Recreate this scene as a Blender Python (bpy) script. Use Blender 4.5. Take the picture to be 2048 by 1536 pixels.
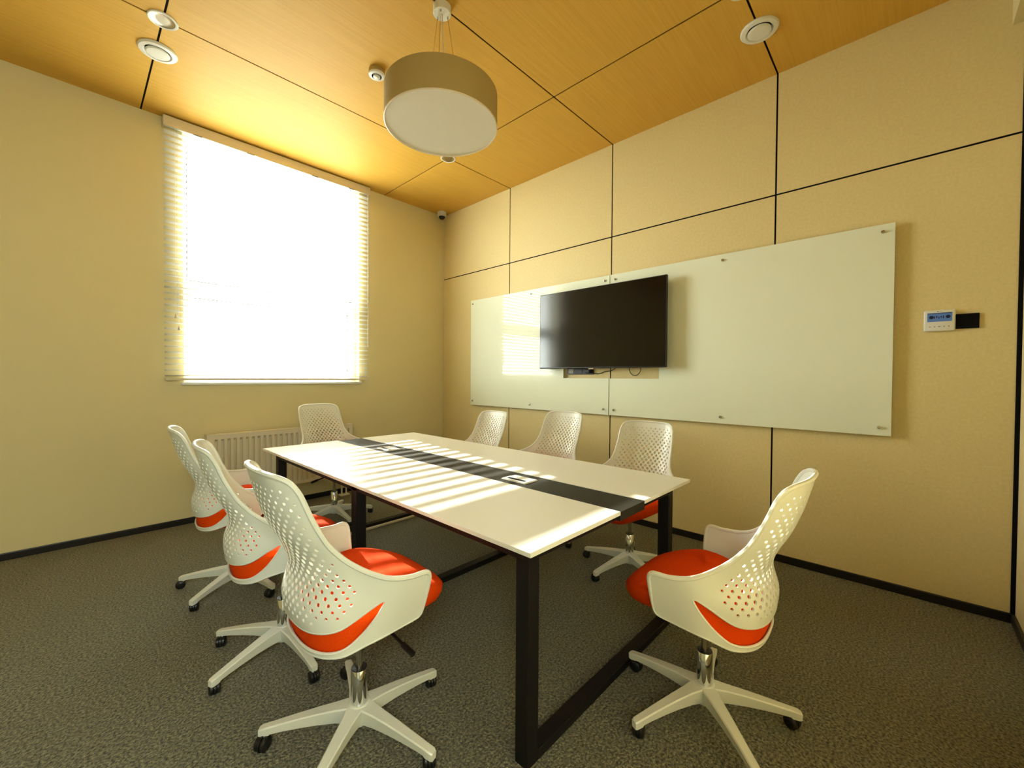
import bpy, bmesh, math, random
import numpy as np
from math import sin, cos, pi, radians
from mathutils import Vector, Matrix
from mathutils.geometry import delaunay_2d_cdt

for o in list(bpy.data.objects):
    bpy.data.objects.remove(o, do_unlink=True)
SC = bpy.context.scene
COL = SC.collection

# ------------------------------------------------------------------ camera
YAW, PIT, ROL, FPX = 0.7585, -0.0162, 0.0062, 828.54
CAM = Vector((-3.446, -4.545, 1.30))
fw = Vector((cos(YAW) * cos(PIT), sin(YAW) * cos(PIT), sin(PIT)))
rt = Vector((sin(YAW), -cos(YAW), 0.0))
up = rt.cross(fw)
r2 = cos(ROL) * rt + sin(ROL) * up
u2 = -sin(ROL) * rt + cos(ROL) * up
cam_data = bpy.data.cameras.new('camera')
cam = bpy.data.objects.new('camera', cam_data)
COL.objects.link(cam)
cam.matrix_world = Matrix(((r2.x, u2.x, -fw.x, CAM.x), (r2.y, u2.y, -fw.y, CAM.y),
                           (r2.z, u2.z, -fw.z, CAM.z), (0, 0, 0, 1)))
cam_data.sensor_width = 36.0
cam_data.lens = FPX / 2048 * 36.0
cam_data.clip_start = 0.02
SC.camera = cam

# ------------------------------------------------------------------ light
W = bpy.data.worlds.new('sky')
SC.world = W
W.use_nodes = True
bg = W.node_tree.nodes['Background']
bg.inputs['Color'].default_value = (0.96, 1.0, 0.96, 1)
bg.inputs['Strength'].default_value = 12.5

def lamp(name, kind, energy, color, loc=(0, 0, 0), direction=None, **kw):
    d = bpy.data.lights.new(name, kind)
    d.energy = energy
    d.color = color
    for k, v in kw.items():
        setattr(d, k, v)
    o = bpy.data.objects.new(name, d)
    COL.objects.link(o)
    o.location = loc
    if direction:
        o.rotation_euler = Vector(direction).to_track_quat('-Z', 'Y').to_euler()
    return o

lamp('sun', 'SUN', 9.0, (1.0, 0.96, 0.86), (0, 6, 6), (-0.112, -1.0, -0.369), angle=radians(0.4))
# sky portal at the window
pl_ = lamp('window_portal', 'AREA', 1.0, (1, 1, 1), (-2.0, 0.22, 2.32), (0, -1, 0), shape='RECTANGLE', size=1.62, size_y=2.18)
pl_.data.cycles.is_portal = True
# ceiling lamp of the corridor, shining in through the glazed door behind the camera
lamp('corridor_lamp', 'AREA', 42.0, (0.88, 1.0, 0.94), (-4.2, -5.75, 2.4), (0.3, 3.2, -2.5),
     shape='RECTANGLE', size=1.8, size_y=0.6)

SC.view_settings.view_transform = 'Standard'
SC.view_settings.look = 'None'
SC.view_settings.gamma = 1.0
SC.view_settings.use_curve_mapping = False
SC.view_settings.exposure = 1.35

# ------------------------------------------------------------------ materials
def srgb(r, g, b):
    f = lambda c: (c / 12.92 if c <= 0.04045 else ((c + 0.055) / 1.055) ** 2.4)
    return (f(r / 255), f(g / 255), f(b / 255), 1)

def mat(name, color, rough=0.5, metal=0.0, spec=0.5, noise=None, bump=None, coat=0.0, trans=None, sheen=0.0):
    m = bpy.data.materials.new(name)
    m.use_nodes = True
    nt = m.node_tree
    b = nt.nodes['Principled BSDF']
    b.inputs['Base Color'].default_value = color
    b.inputs['Roughness'].default_value = rough
    b.inputs['Metallic'].default_value = metal
    b.inputs['Specular IOR Level'].default_value = spec
    b.inputs['Coat Weight'].default_value = coat
    b.inputs['Coat Roughness'].default_value = 0.03
    b.inputs['Sheen Weight'].default_value = sheen
    if noise or bump:
        tc = nt.nodes.new('ShaderNodeTexCoord')
    if noise:
        # noise = (scale xyz, colour b, detail, low, high)
        mp = nt.nodes.new('ShaderNodeMapping')
        mp.inputs['Scale'].default_value = noise[0]
        n = nt.nodes.new('ShaderNodeTexNoise')
        n.inputs['Scale'].default_value = 1.0
        n.inputs['Detail'].default_value = noise[2]
        n.inputs['Roughness'].default_value = 0.6
        cr = nt.nodes.new('ShaderNodeValToRGB')
        cr.color_ramp.elements[0].position = noise[3]
        cr.color_ramp.elements[1].position = noise[4]
        cr.color_ramp.elements[0].color = noise[1]
        cr.color_ramp.elements[1].color = color
        nt.links.new(tc.outputs['Object'], mp.inputs['Vector'])
        nt.links.new(mp.outputs['Vector'], n.inputs['Vector'])
        nt.links.new(n.outputs['Fac'], cr.inputs['Fac'])
        nt.links.new(cr.outputs['Color'], b.inputs['Base Color'])
    if bump:
        # bump = (scale, strength, distance)
        n2 = nt.nodes.new('ShaderNodeTexNoise')
        n2.inputs['Scale'].default_value = bump[0]
        n2.inputs['Detail'].default_value = 3
        bp = nt.nodes.new('ShaderNodeBump')
        bp.inputs['Strength'].default_value = bump[1]
        bp.inputs['Distance'].default_value = bump[2]
        nt.links.new(tc.outputs['Object'], n2.inputs['Vector'])
        nt.links.new(n2.outputs['Fac'], bp.inputs['Height'])
        nt.links.new(bp.outputs['Normal'], b.inputs['Normal'])
    return m

M = {}
M['paint'] = mat('wall_paint', (0.76, 0.65, 0.345, 1), 0.75, bump=(220, 0.25, 0.004))
M['panel'] = mat('panel_veneer', (0.80, 0.655, 0.33, 1), 0.55, spec=0.3,
                 noise=((60, 60, 60), (0.75, 0.61, 0.30, 1), 4, 0.35, 0.65))
M['wood'] = mat('ceiling_wood', (0.74, 0.43, 0.070, 1), 0.55, spec=0.3,
                noise=((2.2, 75, 75), (0.66, 0.365, 0.052, 1), 7, 0.30, 0.70))
M['seam'] = mat('seam_black', (0.006, 0.005, 0.005, 1), 0.8, spec=0.1)
M['base'] = mat('baseboard_black', (0.010, 0.009, 0.008, 1), 0.35)
M['carpet'] = mat('carpet', (0.40, 0.375, 0.220, 1), 0.7, spec=0.35, sheen=0.2,
                  noise=((105, 105, 105), (0.040, 0.037, 0.021, 1), 6, 0.38, 0.66), bump=(130, 1.0, 0.02))
M['white'] = mat('white_plastic', (0.80, 0.78, 0.70, 1), 0.32)
M['shell'] = mat('chair_shell_plastic', (0.80, 0.81, 0.71, 1), 0.30)
M['upvc'] = mat('window_frame_white', (0.85, 0.85, 0.82, 1), 0.3)
M['slat'] = mat('blind_slat', (0.86, 0.85, 0.80, 1), 0.45)
M['cream'] = mat('cream_lacquer', (0.76, 0.66, 0.48, 1), 0.4)
M['orange'] = mat('orange_fabric', (0.88, 0.072, 0.003, 1), 0.9, spec=0.05,
                  noise=((420, 420, 420), (0.70, 0.050, 0.002, 1), 3, 0.3, 0.6), bump=(700, 0.4, 0.002))
M['black'] = mat('black_plastic', (0.008, 0.008, 0.008, 1), 0.35)
M['blackmetal'] = mat('black_metal', (0.007, 0.006, 0.006, 1), 0.5, spec=0.25)
M['chrome'] = mat('chrome', (0.74, 0.77, 0.79, 1), 0.08, metal=1.0)
M['steel'] = mat('steel', (0.55, 0.52, 0.45, 1), 0.25, metal=1.0)
M['tabletop'] = mat('table_laminate', (0.88, 0.87, 0.77, 1), 0.38)
M['strip'] = mat('strip_laminate', (0.026, 0.023, 0.014, 1), 0.5, spec=0.25,
                 noise=((60, 1.5, 60), (0.016, 0.014, 0.010, 1), 5, 0.35, 0.65))
M['board'] = mat('white_glass', (0.86, 0.90, 0.73, 1), 0.4, spec=0.05, coat=1.0)
M['board'].node_tree.nodes['Principled BSDF'].inputs['Coat IOR'].default_value = 1.27
M['screen'] = mat('tv_screen', (0.006, 0.004, 0.003, 1), 0.12, spec=0.5)
M['lampshade'] = mat('lampshade_fabric', (0.42, 0.30, 0.10, 1), 0.8, bump=(300, 0.2, 0.002))
M['diffuser'] = mat('lamp_diffuser', (0.78, 0.72, 0.58, 1), 0.5)
M['gold'] = mat('brass_wire', (0.60, 0.42, 0.12, 1), 0.3, metal=1.0)
M['lcd'] = mat('lcd_blue', (0.08, 0.17, 0.42, 1), 0.3)
_b = M['lcd'].node_tree.nodes['Principled BSDF']
_b.inputs['Emission Color'].default_value = (0.12, 0.25, 0.6, 1)
_b.inputs['Emission Strength'].default_value = 0.06
M['lcddark'] = mat('lcd_mark', (0.006, 0.010, 0.06, 1), 0.3)
M['grey'] = mat('grey_print', (0.30, 0.30, 0.27, 1), 0.5)
M['tree'] = mat('hedge_leaves', (0.10, 0.14, 0.06, 1), 0.9)
M['ground'] = mat('ground_outside', (0.20, 0.20, 0.18, 1), 0.9)

def glass_mat(name, tint, refl):
    m = bpy.data.materials.new(name)
    m.use_nodes = True
    nt = m.node_tree
    nt.nodes.clear()
    out = nt.nodes.new('ShaderNodeOutputMaterial')
    tr = nt.nodes.new('ShaderNodeBsdfTransparent')
    tr.inputs['Color'].default_value = tint
    gl = nt.nodes.new('ShaderNodeBsdfGlossy')
    gl.inputs['Roughness'].default_value = 0.02
    lw = nt.nodes.new('ShaderNodeLayerWeight')
    lw.inputs['Blend'].default_value = 0.5
    pw = nt.nodes.new('ShaderNodeMath'); pw.operation = 'POWER'; pw.inputs[1].default_value = 5.0
    nt.links.new(lw.outputs['Facing'], pw.inputs[0])
    fr = nt.nodes.new('ShaderNodeMath'); fr.operation = 'MULTIPLY_ADD'
    nt.links.new(pw.outputs[0], fr.inputs[0])
    fr.inputs[1].default_value = 0.96; fr.inputs[2].default_value = 0.04
    mx = nt.nodes.new('ShaderNodeMixShader')
    nt.links.new(fr.outputs[0], mx.inputs[0])
    nt.links.new(tr.outputs[0], mx.inputs[1])
    nt.links.new(gl.outputs[0], mx.inputs[2])
    nt.links.new(mx.outputs[0], out.inputs['Surface'])
    return m
M['glass'] = glass_mat('window_glass', (0.96, 0.98, 0.97, 1), 0.1)

# ------------------------------------------------------------------ mesh helpers
def obj(name, bm, m, parent=None, smooth=None, loc=None):
    me = bpy.data.meshes.new(name)
    bm.normal_update()
    bm.to_mesh(me)
    bm.free()
    for x in (m if isinstance(m, (list, tuple)) else [m]):
        me.materials.append(x)
    if smooth is not None:
        me.shade_smooth()
        me.set_sharp_from_angle(angle=radians(smooth))
    o = bpy.data.objects.new(name, me)
    COL.objects.link(o)
    if parent:
        o.parent = parent
    if loc:
        o.location = loc
    return o

def tag(o, label=None, cat=None, group=None, kind=None):
    if label: o['label'] = label
    if cat: o['category'] = cat
    if group: o['group'] = group
    if kind: o['kind'] = kind
    return o

def thing(name, label, cat, loc=(0, 0, 0), rz=0.0, group=None):
    o = bpy.data.objects.new(name, None)
    o.empty_display_size = 0.1
    COL.objects.link(o)
    o.location = loc
    o.rotation_euler = (0, 0, rz)
    return tag(o, label, cat, group)

def box(bm, x0, x1, y0, y1, z0, z1, bevel=0.0, seg=2, mi=0):
    vs = [bm.verts.new((x, y, z)) for x in (x0, x1) for y in (y0, y1) for z in (z0, z1)]
    idx = [(0, 1, 3, 2), (4, 6, 7, 5), (0, 4, 5, 1), (2, 3, 7, 6), (0, 2, 6, 4), (1, 5, 7, 3)]
    fs = [bm.faces.new([vs[i] for i in f]) for f in idx]
    for f in fs: f.material_index = mi
    if bevel:
        es = list({e for f in fs for e in f.edges})
        r = bmesh.ops.bevel(bm, geom=es, offset=bevel, segments=seg, affect='EDGES', profile=0.5)
        for f in r['faces']: f.material_index = mi
    return bm

def lathe(bm, prof, n=24, mi=0, c=(0, 0, 0), axis='z', close=False):
    """prof: list of (r, h) revolved about an axis; r=0 makes a pole."""
    rings = []
    for r, h in prof:
        def P(a, r=r, h=h):
            x, y = r * cos(a), r * sin(a)
            if axis == 'z': q = (x, y, h)
            elif axis == 'x': q = (h, x, y)
            else: q = (x, h, y)
            return (q[0] + c[0], q[1] + c[1], q[2] + c[2])
        if r < 1e-7:
            rings.append([bm.verts.new(P(0))])
        else:
            rings.append([bm.verts.new(P(2 * pi * i / n)) for i in range(n)])
    fl = []
    for a, b in zip(rings, rings[1:]):
        for i in range(n):
            j = (i + 1) % n
            if len(a) == 1 and len(b) == 1: continue
            if len(a) == 1: f = bm.faces.new((a[0], b[j], b[i]))
            elif len(b) == 1: f = bm.faces.new((a[i], a[j], b[0]))
            else: f = bm.faces.new((a[i], a[j], b[j], b[i]))
            f.material_index = mi
            fl.append(f)
    bmesh.ops.recalc_face_normals(bm, faces=fl)
    return bm

def tube(bm, pts, r, n=8, closed=False, mi=0, radii=None):
    pts = [Vector(p) for p in pts]
    N = len(pts)
    rings = []
    ref = None
    for i in range(N):
        if closed: t = pts[(i + 1) % N] - pts[i - 1]
        else: t = pts[min(i + 1, N - 1)] - pts[max(i - 1, 0)]
        t.normalize()
        if ref is None:
            ref = Vector((0, 0, 1)) if abs(t.z) < 0.9 else Vector((1, 0, 0))
        a = (ref - t * ref.dot(t)).normalized()
        ref = a
        b = t.cross(a)
        rr = float(radii[i] if radii else r)
        rings.append([bm.verts.new(pts[i] + rr * (cos(2 * pi * k / n) * a + sin(2 * pi * k / n) * b)) for k in range(n)])
    M_ = N if closed else N - 1
    fl = []
    for i in range(M_):
        A, B = rings[i], rings[(i + 1) % N]
        off = 0
        if closed and i == N - 1:
            off = min(range(n), key=lambda q: (A[0].co - B[q].co).length)
        for k in range(n):
            fl.append(bm.faces.new((A[k], A[(k + 1) % n], B[(k + 1 + off) % n], B[(k + off) % n])))
    if not closed:
        fl.append(bm.faces.new(list(reversed(rings[0]))))
        fl.append(bm.faces.new(rings[-1]))
    for f in fl: f.material_index = mi
    return bm

def NB(): return bmesh.new()

def text_mesh(name, s, size, m, parent, loc, rot, depth=0.0004):
    cu = bpy.data.curves.new(name, 'FONT')
    cu.body = s
    cu.size = size
    cu.align_x = 'CENTER'
    cu.align_y = 'CENTER'
    cu.extrude = depth
    t = bpy.data.objects.new(name, cu)
    COL.objects.link(t)
    dg = bpy.context.evaluated_depsgraph_get()
    me = bpy.data.meshes.new_from_object(t.evaluated_get(dg))
    bpy.data.objects.remove(t, do_unlink=True)
    o = bpy.data.objects.new(name, me)
    me.materials.clear()
    me.materials.append(m)
    COL.objects.link(o)
    o.parent = parent
    o.location = loc
    o.rotation_euler = rot
    return o

# ------------------------------------------------------------------ the room
H = 3.463
XL, YB = -6.40, -4.993           # left wall and glazed wall behind the camera
SX = [-5.234, -3.061, -0.888]    # ceiling seams across
SY = [-1.2315, -2.547, -3.858]   # seams of wall panels and ceiling
ZS = 2.6106
G = 0.0058                       # half a seam

def spans(lo, hi, cuts):
    e = [lo] + sorted(cuts) + [hi]
    return [(a + (G if a in cuts else 0), b - (G if b in cuts else 0)) for a, b in zip(e, e[1:])]

bm = NB(); box(bm, XL - 0.2, 0.2, YB - 1.6, 0.25, -0.12, 0.0)
tag(obj('floor', bm, M['carpet']), kind='structure')

bm = NB()
for x0, x1 in spans(XL, 0.0, SX):
    for y0, y1 in spans(YB, 0.0, SY):
        box(bm, x0, x1, y0, y1, H, H + 0.005)
box(bm, XL - 0.2, 0.2, YB - 0.2, 0.25, H + 0.0052, H + 0.12, mi=1)
tag(obj('ceiling', bm, [M['wood'], M['seam']]), kind='structure')

bm = NB()
for y0, y1 in spans(YB, 0.0, SY):
    for z0, z1 in spans(0.0, H, [ZS]):
        box(bm, 0.0, 0.005, y0, y1, z0, z1)
box(bm, 0.0052, 0.15, YB - 0.2, 0.25, 0.0, H + 0.02, mi=1)
tag(obj('wall_right', bm, [M['panel'], M['seam']]), kind='structure')

# window wall with its opening
WX0, WX1, WZ0, WZ1 = -2.795, -1.203, 1.237, 3.40
bm = NB()
box(bm, XL - 0.15, WX0, 0.0, 0.24, 0.0, H)
box(bm, WX1, 0.0, 0.0, 0.24, 0.0, H)
box(bm, WX0, WX1, 0.0, 0.24, 0.0, WZ0)
box(bm, WX0, WX1, 0.0, 0.24, WZ1, H)
tag(obj('wall_window', bm, M['paint']), kind='structure')

bm = NB(); box(bm, XL - 0.15, XL, YB - 0.1, 0.0, 0, H)
tag(obj('wall_left', bm, M['paint']), kind='structure')

# glazed wall behind the camera: solid piers, black frame, glass, bulkhead above
DX0, DX1 = -5.30, -3.55
bm = NB()
box(bm, XL, DX0, YB - 0.12, YB, 0, H)
box(bm, DX1, 0.0, YB - 0.12, YB, 0, H)
box(bm, DX0, DX1, YB - 0.12, YB, 2.65, H)
tag(obj('wall_back', bm, M['panel']), kind='structure')
bm = NB()
box(bm, -3.0, 0.0, YB, -4.932, 3.188, H)
tag(obj('trim_4', bm, M['paint']), kind='structure')
bm = NB()
for x in (DX0, (DX0 + DX1) / 2 - 0.02, DX1 - 0.04):
    box(bm, x, x + 0.04, YB - 0.08, YB - 0.04, 0, 2.65)
box(bm, DX0, DX1, YB - 0.08, YB - 0.04, 2.61, 2.65)
tag(obj('window_2', bm, M['blackmetal']), kind='structure')
bm = NB(); box(bm, DX0 + 0.04, DX1 - 0.04, YB - 0.064, YB - 0.056, 0.0, 2.61)
o = obj('pane', bm, M['glass'], bpy.data.objects['window_2'])
bm = NB(); box(bm, -0.004, 0.0, YB, -4.975, 0.05, H)
tag(obj('trim_3', bm, M['seam']), kind='structure')

bm = NB()
box(bm, XL - 0.2, 0.2, YB - 1.55, YB - 1.45, 0, 3.0)
box(bm, XL - 0.2, 0.2, YB - 1.55, YB - 0.12, 3.0, 3.1)
box(bm, XL - 0.3, XL - 0.2, YB - 1.55, YB - 0.12, 0, 3.1)
box(bm, 0.2, 0.3, YB - 1.55, YB - 0.12, 0, 3.1)
tag(obj('wall_corridor', bm, M['white']), kind='structure')
# skirtings
def skirting(name, x0, x1, y0, y1):
    bm = NB(); box(bm, x0, x1, y0, y1, 0, 0.052, bevel=0.004)
    tag(obj(name, bm, M['base']), kind='structure')
skirting('baseboard_right', -0.016, 0.0, YB, 0.0)
skirting('baseboard_window', XL, -0.016, -0.016, 0.0)
skirting('baseboard_left', XL, XL + 0.016, YB, -0.016)
skirting('baseboard_back', DX1, -0.016, YB, YB + 0.016)

# ------------------------------------------------------------------ the window
bm = NB()
FY0, FY1 = 0.10, 0.165
def frame_rect(bm, x0, x1, z0, z1, w, y0, y1, mi=0):
    box(bm, x0, x0 + w, y0, y1, z0, z1, 0.003, 1, mi)
    box(bm, x1 - w, x1, y0, y1, z0, z1, 0.003, 1, mi)
    box(bm, x0 + w, x1 - w, y0, y1, z0, z0 + w, 0.003, 1, mi)
    box(bm, x0 + w, x1 - w, y0, y1, z1 - w, z1, 0.003, 1, mi)
frame_rect(bm, WX0, WX1, WZ0, WZ1, 0.04, FY0, FY1)
box(bm, WX0 + 0.04, WX1 - 0.04, FY0, FY1, 2.045, 2.145, 0.003, 1)
win = tag(obj('window_1', bm, M['upvc']), kind='structure')
bm = NB(); frame_rect(bm, WX0 + 0.043, WX1 - 0.043, WZ0 + 0.043, 2.042, 0.046, 0.085, 0.155)
obj('sash', bm, M['upvc'], win)
bm = NB()
g = 0.005
for (x0, x1, z0, z1, w) in ((WX0 + 0.089, WX1 - 0.089, WZ0 + 0.089, 1.996, g), (WX0 + 0.04, WX1 - 0.04, 2.145, WZ1 - 0.04, g)):
    frame_rect(bm, x0, x1, z0, z1, w, 0.095, 0.12)
obj('gasket', bm, M['black'], win)
bm = NB(); box(bm, WX0 + 0.089, WX1 - 0.089, 0.125, 0.131, WZ0 + 0.089, 1.996)
obj('pane', bm, M['glass'], win)
bm = NB(); box(bm, WX0 + 0.04, WX1 - 0.04, 0.125, 0.131, 2.145, WZ1 - 0.04)
obj('pane', bm, M['glass'], win)
bm = NB()
box(bm, WX1 - 0.078, WX1 - 0.058, 0.065, 0.085, 1.58, 1.65, 0.004)
box(bm, WX1 - 0.076, WX1 - 0.060, 0.045, 0.065, 1.50, 1.645, 0.004)
obj('handle', bm, M['upvc'], win)
bm = NB(); box(bm, WX0 - 0.02, WX1 + 0.02, -0.035, 0.10, WZ0 - 0.022, WZ0 + 0.001, 0.004)
tag(obj('trim_1', bm, M['upvc']), kind='structure')

# ------------------------------------------------------------------ venetian blind
BX0, BX1 = -2.925, -1.113
blind = thing('venetian_blind', 'white wooden venetian blind hung over the bright window', 'blind', (-2.02, -0.05, 1.25))
def bl(v): return (v[0] + 2.02, v[1] + 0.05, v[2] - 1.25)
def bbox(bm, x0, x1, y0, y1, z0, z1, **k):
    a, b = bl((x0, y0, z0)), bl((x1, y1, z1))
    return box(bm, a[0], b[0], a[1], b[1], a[2], b[2], **k)
bm = NB(); bbox(bm, BX0 - 0.006, BX1 + 0.006, -0.082, -0.070, 3.368, 3.452, bevel=0.003)
bbox(bm, BX0 - 0.006, BX0 + 0.006, -0.07, -0.004, 3.368, 3.452, bevel=0.002)
bbox(bm, BX1 - 0.006, BX1 + 0.006, -0.07, -0.004, 3.368, 3.452, bevel=0.002)
obj('valance', bm, M['cream'], blind)
bm = NB(); bbox(bm, BX0 + 0.01, BX1 - 0.01, -0.066, -0.012, 3.385, 3.445, bevel=0.002)
obj('headrail', bm, M['slat'], blind)
bm = NB()
NS, PITCH, TILT = 42, 0.0497, radians(-10)
for i in range(NS):
    z = 3.335 - i * PITCH
    # each slat: a slightly crowned board, room side tipped
    rows = []
    for (d, h) in ((-0.0250, -0.0010), (-0.0125, 0.0008), (0, 0.0014), (0.0125, 0.0008), (0.0250, -0.0010)):
        rows.append((d, h))
    prof = [(d, h + 0.0013) for d, h in rows] + [(d, h - 0.0013) for d, h in reversed(rows)]
    P2 = [(d * cos(TILT) - h * sin(TILT), d * sin(TILT) + h * cos(TILT)) for d, h in prof]
    A = [bm.verts.new(bl((BX0, -0.04 + a, z + b))) for a, b in P2]
    B = [bm.verts.new(bl((BX1, -0.04 + a, z + b))) for a, b in P2]
    n = len(P2)
    for k in range(n):
        bm.faces.new((A[k], A[(k + 1) % n], B[(k + 1) % n], B[k]))
    bm.faces.new(list(reversed(A))); bm.faces.new(B)
bmesh.ops.recalc_face_normals(bm, faces=bm.faces[:])
obj('slats', bm, M['slat'], blind)
bm = NB(); bbox(bm, BX0, BX1, -0.066, -0.014, 1.258, 1.276, bevel=0.004)
obj('bottom_rail', bm, M['cream'], blind)
for x in (-2.70, -2.30, -1.72, -1.33):
    bm = NB()
    tube(bm, [bl((x, -0.067, 3.39)), bl((x, -0.067, 1.27))], 0.0009, 6)
    tube(bm, [bl((x, -0.013, 3.39)), bl((x, -0.013, 1.27))], 0.0009, 6)
    obj('ladder_cord', bm, M['slat'], blind)
for x, zb in ((-2.855, 1.78), (-2.835, 1.68)):
    bm = NB()
    tube(bm, [bl((x, -0.072, 3.38)), bl((x, -0.073, 2.5)), bl((x, -0.072, zb + 0.03))], 0.0010, 6)
    c = obj('pull_cord', bm, M['slat'], blind)
    bm = NB(); q = bl((x, -0.072, zb))
    lathe(bm, [(0, 0.035), (0.004, 0.034), (0.009, 0.008), (0.009, 0.002), (0, 0)], 12, c=q)
    obj('tassel', bm, M['cream'], c, smooth=40)
bm = NB(); tube(bm, [bl((-1.135, -0.078, 3.37)), bl((-1.135, -0.078, 1.63))], 0.0035, 8)
obj('tilt_wand', bm, M['slat'], blind)
for x in (-2.70, -2.30, -1.72, -1.33):
    bm = NB(); bbox(bm, x - 0.03, x + 0.03, -0.084, -0.082, 3.362, 3.372)
    obj('cord_guide', bm, M['grey'], blind)

# ------------------------------------------------------------------ radiator below the window
rad = thing('radiator', 'cream ribbed panel radiator on the wall below the window', 'radiator', (-2.0, -0.112, 0.0))
RX0, RX1, RZ0, RZ1 = -0.66, 0.64, 0.222, 0.772
bm = NB()
N = 26
prof = []
wv = (RX1 - RX0 - 0.06) / N
ys = []
xs = []
for i in range(N):
    x0 = RX0 + 0.03 + i * wv
    xs += [x0, x0 + wv * 0.50, x0 + wv * 0.62, x0 + wv * 0.88]
    ys += [-0.050, -0.050, -0.028, -0.028]
xs.append(RX1 - 0.03); ys.append(-0.050)
xs = [RX0] + xs + [RX1]; ys = [-0.050] + ys + [-0.050]
zr = [RZ0, RZ0 + 0.035, RZ0 + 0.055, RZ1 - 0.055, RZ1 - 0.035, RZ1]
fl = [0, 0, 1, 1, 0, 0]
grid = [[bm.verts.new((x, -0.050 + (y + 0.050) * f, z)) for x, y in zip(xs, ys)] for z, f in zip(zr, fl)]
for a, b in zip(grid, grid[1:]):
    for i in range(len(xs) - 1):
        bm.faces.new((a[i], a[i + 1], b[i + 1], b[i]))
obj('panel', bm, M['cream'], rad, smooth=25)
bm = NB(); box(bm, RX0, RX1, 0.035, 0.05, RZ0, RZ1, 0.004)
obj('rear_panel', bm, M['cream'], rad)
bm = NB(); box(bm, RX0 - 0.003, RX1 + 0.003, -0.052, 0.052, RZ1, RZ1 + 0.008, 0.002)
for i in range(40):
    x = RX0 + 0.03 + i * (RX1 - RX0 - 0.06) / 39
    box(bm, x - 0.004, x + 0.004, -0.03, 0.03, RZ1 + 0.007, RZ1 + 0.0095)
obj('top_grille', bm, M['cream'], rad)
for x in (RX0 - 0.003, RX1):
    bm = NB(); box(bm, x, x + 0.004, -0.05, 0.05, RZ0, RZ1, 0.001)
    obj('side_cover', bm, M['cream'], rad)
for x in (0.545, 0.595):
    bm = NB(); tube(bm, [(x, 0.0, 0.012), (x, 0.0, 0.23)], 0.009, 10)
    obj('pipe', bm, M['upvc'], rad, smooth=40)
bm = NB(); box(bm, 0.515, 0.625, -0.03, 0.03, 0.0, 0.014, 0.006)
obj('floor_collar', bm, M['upvc'], rad)
for x in (-0.45, 0.45):
    bm = NB(); box(bm, x - 0.02, x + 0.02, 0.05, 0.11, 0.3, 0.7)
    obj('bracket', bm, M['cream'], rad)

# ------------------------------------------------------------------ glass whiteboards and screen
def board(name, label, y0, y1, z0, z1, notch, pins):
    t = thing(name, label, 'whiteboard', (-0.0355, (y0 + y1) / 2, (z0 + z1) / 2), group=None)
    cy, cz = (y0 + y1) / 2, (z0 + z1) / 2
    bm = NB()
    n0, n1, nz0, nz1 = notch
    # polygon with a bite out of one side where the screen bracket sits
    if n0 <= y0 + 1e-6:
        pts = [(y0, z0), (y1, z0), (y1, z1), (y0, z1), (y0, nz1), (n1, nz1), (n1, nz0), (y0, nz0)]
    else:
        pts = [(y0, z0), (y1, z0), (y1, nz0), (n0, nz0), (n0, nz1), (y1, nz1), (y1, z1), (y0, z1)]
    vs = [bm.verts.new((0.0, y - cy, z - cz)) for y, z in pts]
    f = bm.faces.new(vs)
    r = bmesh.ops.extrude_face_region(bm, geom=[f])
    for v in r['geom']:
        if isinstance(v, bmesh.types.BMVert): v.co.x += 0.008
    bmesh.ops.recalc_face_normals(bm, faces=bm.faces[:])
    obj('glass_panel', bm, M['board'], t)
    for (y, z) in pins:
        bm = NB()
        lathe(bm, [(0, -0.012), (0.009, -0.011), (0.010, -0.008), (0.010, 0), (0.0085, 0.0), (0.0085, 0.034)], 14,
              c=(0, y - cy, z - cz), axis='x')
        obj('standoff', bm, M['steel'], t, smooth=40)
    return t
BZ0, BZ1 = 0.955, 2.25
board('glass_whiteboard', 'pale glass whiteboard on the right wall nearer the window, reflecting the blind', -2.548, -0.60, BZ0, BZ1,
      (-2.548, -2.03, 1.295, 1.95), [(y, z) for y in (-0.64, -1.58, -2.497) for z in (2.205, 1.006)])
board('glass_whiteboard', 'pale glass whiteboard on the right wall nearer the thermostat', -4.49, -2.557, BZ0, BZ1,
      (-3.03, -2.557, 1.295, 1.95), [(y, z) for y in (-2.605, -3.522, -4.435) for z in (2.203, 1.005)])

tv = thing('television', 'large black flat screen mounted over the joint of the two glass boards', 'television', (-0.002, -2.462, 1.768))
bm = NB(); box(bm, -0.128, -0.098, -0.668, 0.668, -0.379, 0.379, 0.006)
obj('casing', bm, M['black'], tv)
bm = NB(); box(bm, -0.1295, -0.1275, -0.660, 0.660, -0.366, 0.371)
obj('screen', bm, M['screen'], tv)
bm = NB(); box(bm, -0.098, -0.062, -0.35, 0.35, -0.26, 0.15, 0.02)
obj('rear_housing', bm, M['black'], tv)
bm = NB(); box(bm, -0.062, 0.0, -0.15, 0.15, -0.14, 0.14)
obj('wall_bracket', bm, M['blackmetal'], tv)
bm = NB(); box(bm, -0.127, -0.112, 0.02, 0.075, -0.389, -0.378, 0.002)
obj('logo_tab', bm, M['steel'], tv)

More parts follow.
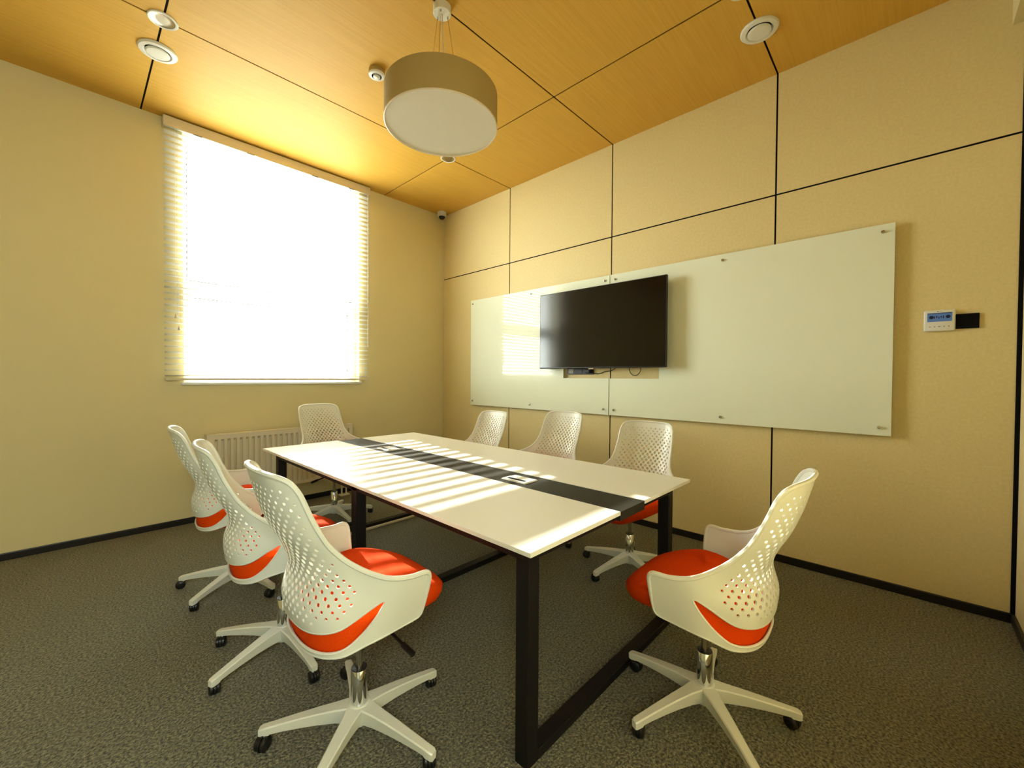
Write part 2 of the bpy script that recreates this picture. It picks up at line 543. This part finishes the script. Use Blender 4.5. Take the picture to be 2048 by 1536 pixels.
sk = thing('wall_socket_block', 'black triple wall socket block just below the television', 'socket', (0.0, -2.215, 1.365))
bm = NB(); box(bm, -0.012, 0.0, -0.155, 0.155, -0.034, 0.034, 0.003)
obj('back_plate', bm, M['black'], sk)
for i, y in enumerate((0.105, 0.0, -0.1)):
    bm = NB(); box(bm, -0.016, -0.012, y - 0.030, y + 0.030, -0.022, 0.022, 0.002)
    obj('outlet', bm, M['grey'] if i == 0 else M['black'], sk)
bm = NB(); box(bm, -0.045, -0.016, -0.128, -0.075, -0.02, 0.02, 0.005)
obj('plug', bm, M['black'], sk)
bm = NB()
tube(bm, [(-0.03, -2.34, 1.355), (-0.02, -2.42, 1.335), (-0.012, -2.46, 1.345), (-0.012, -2.50, 1.362), (-0.012, -2.56, 1.365),
          (-0.014, -2.60, 1.385), (-0.016, -2.63, 1.42)], 0.0035, 8)
tag(obj('power_cable', bm, M['black'], smooth=60), 'thin black cable running from the wall socket up behind the screen', 'cable')
bm = NB()
lp = []
for i in range(15):
    a = pi + pi * i / 14
    lp.append((-0.012, -2.80 - 0.055 * cos(a) , 1.385 + 0.062 * sin(a)))
lp = [(-0.012, -2.735, 1.45)] + lp + [(-0.012, -2.853, 1.45)]
tube(bm, lp, 0.0035, 8)
tag(obj('cable_loop', bm, M['black'], smooth=60), 'loop of black cable hanging below the television', 'cable')

# ------------------------------------------------------------------ thermostat and wall plate
th = thing('thermostat', 'white wall controller with a blue display, right of the whiteboard', 'thermostat', (0.0, -4.685, 1.642))
bm = NB(); box(bm, -0.020, 0.0, -0.064, 0.064, -0.061, 0.061, 0.007, 3)
obj('housing', bm, M['white'], th, smooth=40)
bm = NB(); box(bm, -0.0212, -0.0195, -0.050, 0.050, -0.006, 0.044)
d = obj('display', bm, M['lcd'], th)
for y in (0.033, -0.034):
    bm = NB(); lathe(bm, [(0, -0.0222), (0.0095, -0.0222), (0.0095, -0.021)], 16, c=(0, y, 0.02), axis='x')
    obj('display_mark', bm, M['lcddark'], d)
bm = NB()
box(bm, -0.0216, -0.021, -0.050, 0.050, 0.040, 0.044)
for k in range(5): box(bm, -0.0216, -0.021, -0.018 + k * 0.009, -0.0135 + k * 0.009, 0.012 + 0.003 * (k % 2), 0.028 - 0.003 * (k % 3))
obj('display_digits', bm, M['lcddark'], d)
for k in range(5):
    bm = NB(); y = 0.038 - k * 0.019
    box(bm, -0.0206, -0.0198, y - (0.005 if k == 2 else 0.003), y + (0.005 if k == 2 else 0.003), -0.037, -0.032)
    obj('button', bm, M['grey'], th)
bm = NB(); lathe(bm, [(0, -0.0206), (0.0032, -0.0206), (0.0032, -0.0195)], 14, c=(0, 0.007, 0.052), axis='x')
obj('logo_mark', bm, M['grey'], th)
text_mesh('logo_lettering', 'LG', 0.008, M['grey'], th, (-0.0202, -0.004, 0.052), (pi / 2, 0, -pi / 2))
bm = NB(); box(bm, -0.010, 0.0, -4.840, -4.7495, 1.590, 1.673, 0.002)
tag(obj('switch_plate', bm, M['seam']), 'blank black wall plate touching the right side of the white controller', 'wall plate')

# ------------------------------------------------------------------ ceiling fittings
def round_fitting(name, label, cat, x, y, parts, group=None):
    t = thing(name, label, cat, (x, y, H), group=group)
    for (pn, prof, m) in parts:
        bm = NB(); lathe(bm, prof, 40)
        obj(pn, bm, M[m], t, smooth=35)
    return t
valve = [('ring', [(0.062, 0.0), (0.104, 0.0), (0.105, -0.006), (0.098, -0.014), (0.076, -0.017), (0.070, -0.010), (0.062, 0.0)], 'white'),
         ('throat', [(0, -0.001), (0.069, -0.001)], 'seam'),
         ('disc', [(0, -0.004), (0.050, -0.006), (0.063, -0.012), (0.064, -0.018), (0.058, -0.023), (0, -0.025)], 'white')]
round_fitting('air_valve', 'round white air valve in the ceiling near the whiteboard corner', 'vent', -0.513, SY[2], valve)
round_fitting('air_valve', 'round white air valve in the ceiling above the left end of the blind', 'vent', SX[1] + 0.012, -0.892, valve)
down = [('ring', [(0.058, 0.0), (0.074, 0.0), (0.075, -0.004), (0.070, -0.008), (0.060, -0.006), (0.057, 0.0), (0.050, -0.0005)], 'white'),
        ('reflector', [(0.060, -0.006), (0.052, -0.003), (0.045, -0.0015), (0.030, -0.0012), (0, -0.001)], 'steel')]
round_fitting('downlight', 'white recessed downlight at the ceiling joint beside the left air valve', 'downlight', SX[1], SY[0], down)
round_fitting('downlight', 'white recessed downlight half hidden under the drum lamp', 'downlight', SX[2], SY[0], down)
round_fitting('downlight', 'white downlight cut by the top edge of the photo beside the right air valve', 'downlight', SX[2], SY[2], down)

det = thing('smoke_detector', 'small white round smoke detector on the wooden ceiling left of the drum lamp', 'detector', (-1.962, -1.803, H))
bm = NB(); lathe(bm, [(0.052, 0.0), (0.054, -0.004), (0.054, -0.028), (0.050, -0.031)], 32)
obj('base', bm, M['lampshade'], det, smooth=35)
bm = NB(); lathe(bm, [(0.054, -0.026), (0.053, -0.040), (0.046, -0.044), (0.034, -0.044)], 32)
obj('cover', bm, M['white'], det, smooth=35)
bm = NB(); lathe(bm, [(0.034, -0.043), (0.030, -0.036), (0, -0.036)], 32)
obj('chamber', bm, M['seam'], det, smooth=35)
bm = NB(); lathe(bm, [(0.024, -0.036), (0.024, -0.05), (0.018, -0.054), (0, -0.054)], 24)
obj('sensor_cap', bm, M['white'], det, smooth=35)

cc = thing('dome_camera', 'tiny white dome camera with a black eye in the ceiling corner', 'camera', (-0.11, -0.095, H))
bm = NB(); lathe(bm, [(0, 0), (0.056, 0), (0.058, -0.005), (0.058, -0.050), (0.052, -0.057), (0.042, -0.058)], 32)
obj('housing', bm, M['white'], cc, smooth=35)
bm = NB(); lathe(bm, [(0.042, -0.056), (0.040, -0.070), (0.031, -0.085), (0.017, -0.094), (0, -0.097)], 28)
obj('dome', bm, M['black'], cc, smooth=60)
bm = NB(); tube(bm, [(0.085, 0.085, -0.02), (0.085, 0.085, -0.3), (0.085, 0.085, -3.35)], 0.003, 6)
obj('cable_run', bm, M['cream'], cc)

# drum pendant
PX, PY, PZ0, PZ1, PR = -1.952, SY[1] + 0.0, 2.768, 2.952, 0.326
pl = thing('pendant_lamp', 'large beige drum pendant lamp hanging from the ceiling over the table', 'lamp', (PX, PY, PZ0))
hh = PZ1 - PZ0
bm = NB(); lathe(bm, [(PR, 0), (PR, hh), (PR - 0.004, hh + 0.001), (PR - 0.006, hh - 0.001), (PR - 0.006, 0.012)], 96)
obj('shade', bm, M['lampshade'], pl, smooth=35)
bm = NB(); lathe(bm, [(0, 0.006), (PR - 0.008, 0.006)], 96)
obj('diffuser', bm, M['diffuser'], pl, smooth=35)
bm = NB(); lathe(bm, [(PR - 0.008, 0.008), (PR - 0.008, -0.002), (PR - 0.003, -0.004), (PR + 0.001, -0.001), (PR + 0.001, 0.004)], 96)
obj('rim', bm, M['cream'], pl, smooth=35)
bm = NB(); lathe(bm, [(0, hh - 0.02), (PR - 0.008, hh - 0.02)], 64)
obj('top_cover', bm, M['diffuser'], pl)
dz = H - PZ0
bm = NB(); lathe(bm, [(0.052, dz), (0.052, dz - 0.040), (0.049, dz - 0.043), (0, dz - 0.043)], 36)
obj('canopy', bm, M['white'], pl, smooth=35)
for k in range(3):
    a = radians(-18.5 + 120 * k)
    bm = NB(); tube(bm, [(0.034 * cos(a), 0.034 * sin(a), dz - 0.043), (0.118 * cos(a), 0.118 * sin(a), hh - 0.018)], 0.0013, 6)
    w_ = obj('suspension_wire', bm, M['gold'], pl)
    bm = NB(); lathe(bm, [(0.004, dz - 0.043), (0.0035, dz - 0.058), (0, dz - 0.060)], 10, c=(0.034 * cos(a), 0.034 * sin(a), 0))
    obj('wire_gripper', bm, M['steel'], w_, smooth=40)
bm = NB(); tube(bm, [(0, 0, dz - 0.043), (0.004, 0.004, dz - 0.12), (0.010, -0.002, dz - 0.25), (0.006, 0.004, dz - 0.38), (0, 0, hh - 0.02)], 0.0035, 8)
obj('power_cord', bm, M['cream'], pl, smooth=60)

# ------------------------------------------------------------------ conference table
TX0, TX1, TY0, TY1, TZ = -2.497, -1.207, -3.728, -1.125, 0.765
tb = thing('conference_table', 'long white conference table with a black centre strip on black frame legs', 'table', ((TX0 + TX1) / 2, (TY0 + TY1) / 2, 0))
cx, cy = (TX0 + TX1) / 2, (TY0 + TY1) / 2
S0, S1 = -1.945 - cx, -1.733 - cx
hx0, hx1, hy0, hy1 = TX0 - cx, TX1 - cx, TY0 - cy, TY1 - cy
bm = NB(); box(bm, hx0, S0 - 0.001, hy0, hy1, TZ - 0.016, TZ, 0.0012, 1)
obj('table_top', bm, M['tabletop'], tb)
bm = NB(); box(bm, S1 + 0.001, hx1, hy0, hy1, TZ - 0.016, TZ, 0.0012, 1)
obj('table_top', bm, M['tabletop'], tb)
bm = NB(); box(bm, S0, S1, hy0 + 0.002, hy1 - 0.002, TZ - 0.040, TZ - 0.003)
obj('centre_strip', bm, M['strip'], tb)
LX0, LX1, LW = -2.43 - cx, -1.268 - cx, 0.056
ytab = [-3.662, -2.455, -1.243]
zt0 = TZ - 0.0165
for y in ytab:
    y -= cy
    for x in (LX0, LX1 - LW):
        bm = NB(); box(bm, x, x + LW, y, y + LW, 0.0, zt0 - 0.055, 0.0015, 1)
        obj('leg', bm, M['blackmetal'], tb)
    bm = NB(); box(bm, LX0 + LW, LX1 - LW, y, y + LW, 0.0, 0.036, 0.0015, 1)
    obj('floor_bar', bm, M['blackmetal'], tb)
    bm = NB(); box(bm, LX0, LX1, y, y + LW, zt0 - 0.055, zt0, 0.0015, 1)
    obj('top_rail', bm, M['blackmetal'], tb)
for x in (LX0, LX1 - 0.03):
    bm = NB(); box(bm, x, x + 0.03, ytab[0] + LW - cy, ytab[2] - cy, zt0 - 0.055, zt0)
    obj('side_rail', bm, M['blackmetal'], tb)

def table_socket(label, x, y):
    t = thing('table_socket', label, 'socket', (x, y, TZ - 0.003))
    bm = NB()
    box(bm, -0.052, 0.052, -0.084, 0.084, 0.0, 0.004, 0.0015, 1)
    box(bm, -0.050, 0.012, -0.080, 0.080, 0.004, 0.007, 0.001, 1)
    obj('frame', bm, M['white'], t)
    bm = NB(); box(bm, -0.034, -0.012, -0.062, 0.062, 0.0068, 0.0076)
    obj('slot', bm, M['seam'], t)
    bm = NB(); box(bm, 0.014, 0.050, -0.078, 0.078, 0.004, 0.0062, 0.001, 1)
    obj('lid', bm, M['white'], t)
table_socket('white flush socket frame in the black strip, end of the table farther from the window', -1.846, -3.087)
table_socket('white flush socket frame in the black strip, end of the table nearer the window', -1.846, -1.775)

bm = NB(); tube(bm, [(-2.06, -1.275, 0.012), (-1.62, -1.275, 0.012), (-1.30, -1.272, 0.012)], 0.012, 10)
tag(obj('floor_rod', bm, M['cream'], smooth=50), 'thin pale rod on the carpet along the base bar of the far table frame', 'rod')

# ------------------------------------------------------------------ chairs
def spline(xs, ys):
    """natural cubic through points"""
    xs = np.array(xs, float); ys = np.array(ys, float); n = len(xs)
    h = np.diff(xs); A = np.zeros((n, n)); r = np.zeros(n)
    A[0, 0] = A[-1, -1] = 1
    for i in range(1, n - 1):
        A[i, i - 1] = h[i - 1]; A[i, i] = 2 * (h[i - 1] + h[i]); A[i, i + 1] = h[i]
        r[i] = 6 * ((ys[i + 1] - ys[i]) / h[i] - (ys[i] - ys[i - 1]) / h[i - 1])
    m = np.linalg.solve(A, r)
    def f(x):
        i = int(np.clip(np.searchsorted(xs, x) - 1, 0, n - 2))
        t = x - xs[i]; a = xs[i + 1] - x
        return (m[i] * a ** 3 + m[i + 1] * t ** 3) / (6 * h[i]) + (ys[i] / h[i] - m[i] * h[i] / 6) * a + (ys[i + 1] / h[i] - m[i + 1] * h[i] / 6) * t
    return f

def sstep(a, b, x):
    t = min(1.0, max(0.0, (x - a) / (b - a)))
    return t * t * (3 - 2 * t)

PLAN = [(0.0, -0.231), (0.08, -0.226), (0.14, -0.208), (0.19, -0.170), (0.225, -0.115), (0.262, -0.050), (0.278, 0.020), (0.287, 0.090), (0.289, 0.115)]
_full = [(-x, y) for x, y in reversed(PLAN[1:])] + PLAN
_s = [0.0]
for a, b in zip(_full, _full[1:]): _s.append(_s[-1] + math.hypot(b[0] - a[0], b[1] - a[1]))
_mid = _s[len(PLAN) - 1]
_s = [v - _mid for v in _s]
SMAX = _s[-1]
fx = spline(_s, [q[0] for q in _full]); fy = spline(_s, [q[1] for q in _full])
_prof = [(0.33, -0.160), (0.357, -0.189), (0.393, -0.209), (0.416, -0.216), (0.441, -0.220), (0.47, -0.224), (0.50, -0.229), (0.537, -0.231),
         (0.563, -0.226), (0.587, -0.218), (0.616, -0.212), (0.645, -0.213), (0.68, -0.224), (0.729, -0.247), (0.771, -0.270), (0.815, -0.288),
         (0.863, -0.305), (0.91, -0.318), (0.952, -0.329), (0.978, -0.335), (1.01, -0.343)]
fdy = spline([q[0] for q in _prof], [q[1] + 0.231 for q in _prof])

def shell_pt(s, z):
    x, y = float(fx(s)), float(fy(s))
    wr = 1 - sstep(0.20, 0.42, abs(s))
    t = min(1, max(0, (z - 0.72) / 0.25))
    y = -0.231 + (y + 0.231) * (1 - 0.10 * t)
    y += float(fdy(z)) * wr
    x += (1 if s > 0 else -1) * 0.30 * (min(z, 0.66) - 0.55) * sstep(0.20, 0.45, abs(s))
    return Vector((x, y, z))

def shell_n(s, z):
    e = 1e-3
    a = shell_pt(s + e, z) - shell_pt(s - e, z)
    b = shell_pt(s, z + e) - shell_pt(s, z - e)
    n = a.cross(b)
    return n.normalized()      # points outwards (away from the sitter)

def smooth_loop(pts, per):
    """closed Catmull-Rom through pts, 'per' samples each"""
    out = []
    n = len(pts)
    for i in range(n):
        p0, p1, p2, p3 = (np.array(pts[(i + k) % n]) for k in (-1, 0, 1, 2))
        for j in range(per):
            t = j / per
            out.append(tuple(0.5 * ((2 * p1) + (-p0 + p2) * t + (2 * p0 - 5 * p1 + 4 * p2 - p3) * t * t + (-p0 + 3 * p1 - 3 * p2 + p3) * t ** 3)))
    return out

_half = [(0.0, 0.978), (0.06, 0.9775), (0.12, 0.975), (0.16, 0.969), (0.188, 0.956), (0.203, 0.933), (0.210, 0.90), (0.215, 0.84), (0.220, 0.79),
         (0.226, 0.745), (0.243, 0.703), (0.283, 0.667), (0.345, 0.642), (0.42, 0.630), (0.455, 0.631), (0.474, 0.630), (0.486, 0.621),
         (0.491, 0.600), (0.491, 0.54), (0.488, 0.49), (0.483, 0.472), (0.468, 0.462), (0.4175, 0.452), (0.35, 0.442), (0.30, 0.431),
         (0.26, 0.419), (0.21, 0.407), (0.14, 0.400), (0.07, 0.398)]
OUT = smooth_loop(_half + [(0.0, 0.3975)] + [(-a, b) for a, b in reversed(_half[1:])], 4)
_oh = [(0.0, 0.474), (0.06, 0.475), (0.12, 0.478), (0.18, 0.485), (0.225, 0.496), (0.265, 0.516), (0.30, 0.540), (0.332, 0.562), (0.345, 0.568),
       (0.352, 0.565), (0.350, 0.551), (0.332, 0.517), (0.30, 0.479), (0.265, 0.450), (0.225, 0.428), (0.17, 0.416), (0.09, 0.412)]
OPEN = smooth_loop(_oh + [(0.0, 0.411)] + [(-a, b) for a, b in reversed(_oh[1:])], 4)

def inside(p, poly):
    x, y = p; c = False
    n = len(poly)
    for i in range(n):
        x0, y0 = poly[i]; x1, y1 = poly[i - 1]
        if (y0 > y) != (y1 > y) and x < (x1 - x0) * (y - y0) / (y1 - y0) + x0: c = not c
    return c

def poly_dist(p, poly):
    a = np.array(poly); b = np.roll(a, -1, 0); q = np.array(p)
    d = b - a
    t = np.clip(((q - a) * d).sum(1) / ((d * d).sum(1) + 1e-12), 0, 1)
    return float(np.sqrt((((a + d * t[:, None]) - q) ** 2).sum(1)).min())

def make_shell_bm():
    vs, ed, holes = [], [], []
    def loop(pts):
        b = len(vs); n = len(pts)
        vs.extend(pts)
        ed.extend([(b + i, b + (i + 1) % n) for i in range(n)])
    loop(OUT); loop(OPEN)
    DX, DZ = 0.0335, 0.0182
    row = 0
    z = 0.512
    while z < 0.948:
        k0 = -12
        for k in range(k0, 13):
            s = (k + (0.5 if row % 2 else 0.0)) * DX
            lim = 0.190 + 0.070 * sstep(0.74, 0.58, z)
            if abs(s) > lim: continue
            r = 0.0039 + 0.0058 * math.exp(-(s / 0.19) ** 2) * sstep(0.99, 0.74, z) * (0.45 + 0.55 * sstep(0.48, 0.60, z))
            dO, dP = poly_dist((s, z), OUT), poly_dist((s, z), OPEN)
            if dO < 0.021 or dP < 0.030 or not inside((s, z), OUT) or inside((s, z), OPEN): continue
            holes.append((s, z, r))
        z += DZ; row += 1
    for s, z, r in holes:
        loop([(s + r * cos(2 * pi * i / 12), z + r * sin(2 * pi * i / 12)) for i in range(12)])
    ha = np.array(holes)
    # free points
    st = 0.0135
    for i in range(-40, 41):
        for j in range(0, 48):
            p = (i * st + (0.5 * st if j % 2 else 0), 0.35 + j * st)
            if not inside(p, OUT) or inside(p, OPEN): continue
            if poly_dist(p, OUT) < 0.005 or poly_dist(p, OPEN) < 0.005: continue
            d = np.hypot(ha[:, 0] - p[0], ha[:, 1] - p[1]) - ha[:, 2]
            if d.min() < 0.0045: continue
            vs.append(p)
    r = delaunay_2d_cdt([Vector(v) for v in vs], ed, [], 0, 1e-7)
    V2, F = r[0], r[2]
    tris = []
    for f in F:
        c = (sum(V2[i].x for i in f) / 3, sum(V2[i].y for i in f) / 3)
        if not inside(c, OUT) or inside(c, OPEN): continue
        d = np.hypot(ha[:, 0] - c[0], ha[:, 1] - c[1]) - ha[:, 2] * 0.95
        if d.min() < 0: continue
        tris.append(f)
    bm = NB()
    T = 0.0036
    used = sorted({i for f in tris for i in f})
    o_, i_ = {}, {}
    for i in used:
        p = shell_pt(V2[i].x, V2[i].y); n = shell_n(V2[i].x, V2[i].y)
        o_[i] = bm.verts.new(p + n * T); i_[i] = bm.verts.new(p - n * T)
    cnt = {}
    for f in tris:
        for a, b in ((f[0], f[1]), (f[1], f[2]), (f[2], f[0])):
            cnt[(a, b)] = 1
        bm.faces.new([o_[i] for i in f]); bm.faces.new([i_[i] for i in reversed(f)])
    for (a, b) in cnt:
        if (b, a) not in cnt:
            bm.faces.new((o_[b], o_[a], i_[a], i_[b]))
    bmesh.ops.recalc_face_normals(bm, faces=bm.faces[:])
    # rolled edge all round, a little fuller along the arms and the back
    L3 = [shell_pt(s, z) for s, z in OUT]
    rad_ = [0.0052 + 0.0030 * sstep(0.47, 0.60, z) for s, z in OUT]
    tube(bm, L3, 0.006, 8, True, radii=rad_)
    tube(bm, [shell_pt(s, z) for s, z in OPEN], 0.0046, 8, True)
    return bm

def make_cushion_bm():
    bm = NB()
    ns, s_end, nf = 44, 0.43, 30
    def outline(z):
        pts = []
        for i in range(ns + 1):
            s = -s_end + 2 * s_end * i / ns
            zz = max(z, 0.40)
            p = shell_pt(s, zz); n = shell_n(s, zz)
            pts.append((p.x - n.x * 0.007, p.y - n.y * 0.007))
        x1, y1 = pts[-1]
        x1 = min(x1, 0.262)
        for i in range(1, nf):
            a = pi * i / nf
            ex = 2 / 2.7
            pts.append((x1 * math.copysign(abs(cos(a)) ** ex, cos(a)), y1 + (0.285 - y1) * abs(sin(a)) ** ex))
        return pts
    lay = [(0.392, 0.30), (0.393, 0.70), (0.394, 0.90), (0.397, 0.975), (0.405, 1.0), (0.435, 1.0), (0.470, 1.0), (0.500, 0.985), (0.517, 0.95),
           (0.527, 0.87), (0.533, 0.70), (0.537, 0.40)]
    z0, z1 = lay[0][0], lay[-1][0]
    rings = []
    for z, k in lay:
        tt = (z - z0) / (z1 - z0)
        rr = []
        for x, y in outline(z):
            X, Y = x * k, y * k
            f = sstep(-0.17, 0.04, y) * (0.08 + 0.92 * min(1.0, (x / 0.22) ** 2))
            g_ = sstep(0.05, 0.28, y)
            Z = z + 0.060 * f * (1 - tt) - 0.020 * (1 - tt) * sstep(0.16, 0.03, abs(x)) * sstep(-0.2, -0.05, y) + 0.018 * sstep(-0.1, 0.1, y) * tt - 0.022 * g_ * tt
            Y -= 0.045 * g_ * (2 * tt - 0.8) ** 2
            rr.append(bm.verts.new((X, Y, Z)))
        rings.append(rr)
    for a, b in zip(rings, rings[1:]):
        n = len(a)
        for i in range(n):
            bm.faces.new((a[i], a[(i + 1) % n], b[(i + 1) % n], b[i]))
    bm.faces.new(list(reversed(rings[0]))); bm.faces.new(rings[-1])
    bmesh.ops.recalc_face_normals(bm, faces=bm.faces[:])
    return bm

def make_leg_bm():
    bm = NB()
    secs = []
    # r, half width top, half width bottom, z top, z bottom
    for r, wt, wb, zt, zb_ in ((0.020, 0.030, 0.020, 0.122, 0.062), (0.045, 0.029, 0.019, 0.120, 0.062), (0.080, 0.024, 0.016, 0.116, 0.064),
                               (0.14, 0.021, 0.014, 0.108, 0.064), (0.20, 0.0185, 0.0125, 0.098, 0.061), (0.26, 0.0165, 0.0115, 0.087, 0.056),
                               (0.295, 0.0155, 0.0115, 0.080, 0.052), (0.303, 0.0155, 0.0120, 0.0785, 0.046), (0.325, 0.0150, 0.0120, 0.074, 0.044), (0.333, 0.0115, 0.0100, 0.070, 0.045)):
        e = 0.004
        secs.append([bm.verts.new(q) for q in ((r, -wb, zb_), (r, wb, zb_), (r, wt, zt - e), (r, wt - e, zt), (r, -wt + e, zt), (r, -wt, zt - e))])
    for a, b in zip(secs, secs[1:]):
        for i in range(6):
            bm.faces.new((a[i], a[(i + 1) % 6], b[(i + 1) % 6], b[i]))
    bm.faces.new(list(reversed(secs[0]))); bm.faces.new(secs[-1])
    bmesh.ops.recalc_face_normals(bm, faces=bm.faces[:])
    return bm

def make_caster_bm():
    bm = NB()
    R_ = 0.0245
    for sgn in (-1, 1):
        a, b = sgn * 0.004, sgn * 0.020
        lathe(bm, [(0, a), (R_ - 0.003, a), (R_, a + sgn * 0.003), (R_, b - sgn * 0.005), (R_ - 0.005, b), (0.010, b + sgn * 0.001), (0, b + sgn * 0.001)], 24,
              c=(0.012, 0, R_), axis='y')
    # hood
    lathe(bm, [(0.0262, -0.0035), (0.0262, 0.0035), (0.006, 0.0035), (0.006, -0.0035), (0.0262, -0.0035)], 20, c=(0.012, 0, R_), axis='y')
    lathe(bm, [(0, 0.034), (0.010, 0.034), (0.010, 0.046), (0, 0.046)], 14)
    box(bm, -0.010, 0.012, -0.009, 0.009, 0.028, 0.044, 0.003)
    return bm

def make_chair():
    t = thing('conference_chair', 'x', 'chair')
    sh = obj('shell', make_shell_bm(), M['shell'], t, smooth=38)
    cu = obj('seat_cushion', make_cushion_bm(), M['orange'], t, smooth=60)
    bm = NB(); box(bm, -0.05, 0.05, -0.07, 0.08, 0.352, 0.385, 0.008)
    obj('tilt_mechanism', bm, M['black'], t)
    bm = NB()
    tube(bm, [(0.06, 0.055, 0.368), (0.15, 0.062, 0.352), (0.20, 0.066, 0.343)], 0.006, 10)
    tube(bm, [(0.19, 0.065, 0.345), (0.245, 0.07, 0.335)], 0.010, 12)
    obj('lever', bm, M['black'], t, smooth=50)
    bm = NB(); lathe(bm, [(0.0125, 0.20), (0.0125, 0.36)], 20)
    obj('gas_shaft', bm, M['steel'], t, smooth=40)
    bm = NB(); lathe(bm, [(0.0, 0.121), (0.0285, 0.121), (0.0285, 0.244), (0.026, 0.247)], 28)
    sl = obj('column_sleeve', bm, M['chrome'], t, smooth=40)
    bm = NB(); lathe(bm, [(0.0272, 0.243), (0.0272, 0.249), (0.014, 0.250), (0.0126, 0.250)], 28)
    obj('sleeve_cap', bm, M['black'], sl, smooth=40)
    bm = NB(); lathe(bm, [(0, 0.048), (0.030, 0.048), (0.034, 0.054), (0.038, 0.120), (0.034, 0.1235), (0.0, 0.1235)], 32)
    obj('hub', bm, M['shell'], t, smooth=40)
    leg_me = cast_me = None
    for k in range(5):
        if k == 0:
            l = obj('base_leg', make_leg_bm(), M['shell'], t, smooth=30)
            c = obj('caster', make_caster_bm(), M['black'], l, smooth=40)
            leg_me, cast_me = l.data, c.data
        else:
            l = bpy.data.objects.new('base_leg', leg_me); COL.objects.link(l); l.parent = t
            c = bpy.data.objects.new('caster', cast_me); COL.objects.link(c); c.parent = l
        l.rotation_euler = (0, 0, k * 2 * pi / 5)
        c.location = (0.314, 0, 0)
    return t

def copy_tree(o, parent=None):
    c = o.copy()
    COL.objects.link(c)
    if parent: c.parent = parent
    for ch in list(o.children): copy_tree(ch, c)
    return c

proto = make_chair()
# x, y, heading of the sitter (deg), star angle in the room (deg), seat lift, label
CHAIRS = [
    (-2.745, -3.127, -1, 71.5, 0.042, 'white perforated chair with an orange seat nearest on the left side of the table'),
    (-1.773, -3.998, 91, 11.4, 0.0, 'white perforated chair with an orange seat alone at the near end of the table'),
    (-2.771, -2.416, -10, 56.9, 0.03, 'middle one of the three white chairs lined up along the left side of the table'),
    (-2.749, -1.550, -8, 71.0, 0.02, 'white chair on the left side of the table farthest back, closest to the radiator'),
    (-0.865, -3.208, 184, 23.7, 0.0, 'white chair facing out from the right wall, the nearest of three below the whiteboard'),
    (-0.80, -2.400, 180, 40.0, 0.02, 'white chair between two others along the right side below the television'),
    (-0.88, -1.600, 180, 10.0, -0.02, 'white chair on the right side of the table farthest back, nearest the corner'),
    (-1.819, -0.768, -84, 53.6, 0.05, 'white chair at the far end of the table with its back to the radiator'),
]
rnd = random.Random(5)
for i, (x, y, hd, star, lift, label) in enumerate(CHAIRS):
    o = proto if i == 0 else copy_tree(proto)
    o.location = (x, y, 0)
    rz = radians(hd - 90)
    o.rotation_euler = (0, 0, rz)
    tag(o, label, 'chair', 'perforated white chairs around the conference table')
    kk = 0
    for ch in o.children:
        n = ch.name.split('.')[0]
        if n == 'base_leg':
            ch.rotation_euler = (0, 0, radians(star) + kk * 2 * pi / 5 - rz)
            kk += 1
            for ca in ch.children: ca.rotation_euler = (0, 0, pi if (i == 1 and kk == 2) else rnd.uniform(-2.6, 2.6))
        elif n in ('shell', 'seat_cushion', 'tilt_mechanism', 'lever', 'gas_shaft'):
            ch.location = (0, 0, lift)

# ------------------------------------------------------------------ outside
bm = NB(); box(bm, -40, 40, 0.3, 80, -0.5, -0.3)
tag(obj('ground_outside', bm, M['ground']), kind='structure')
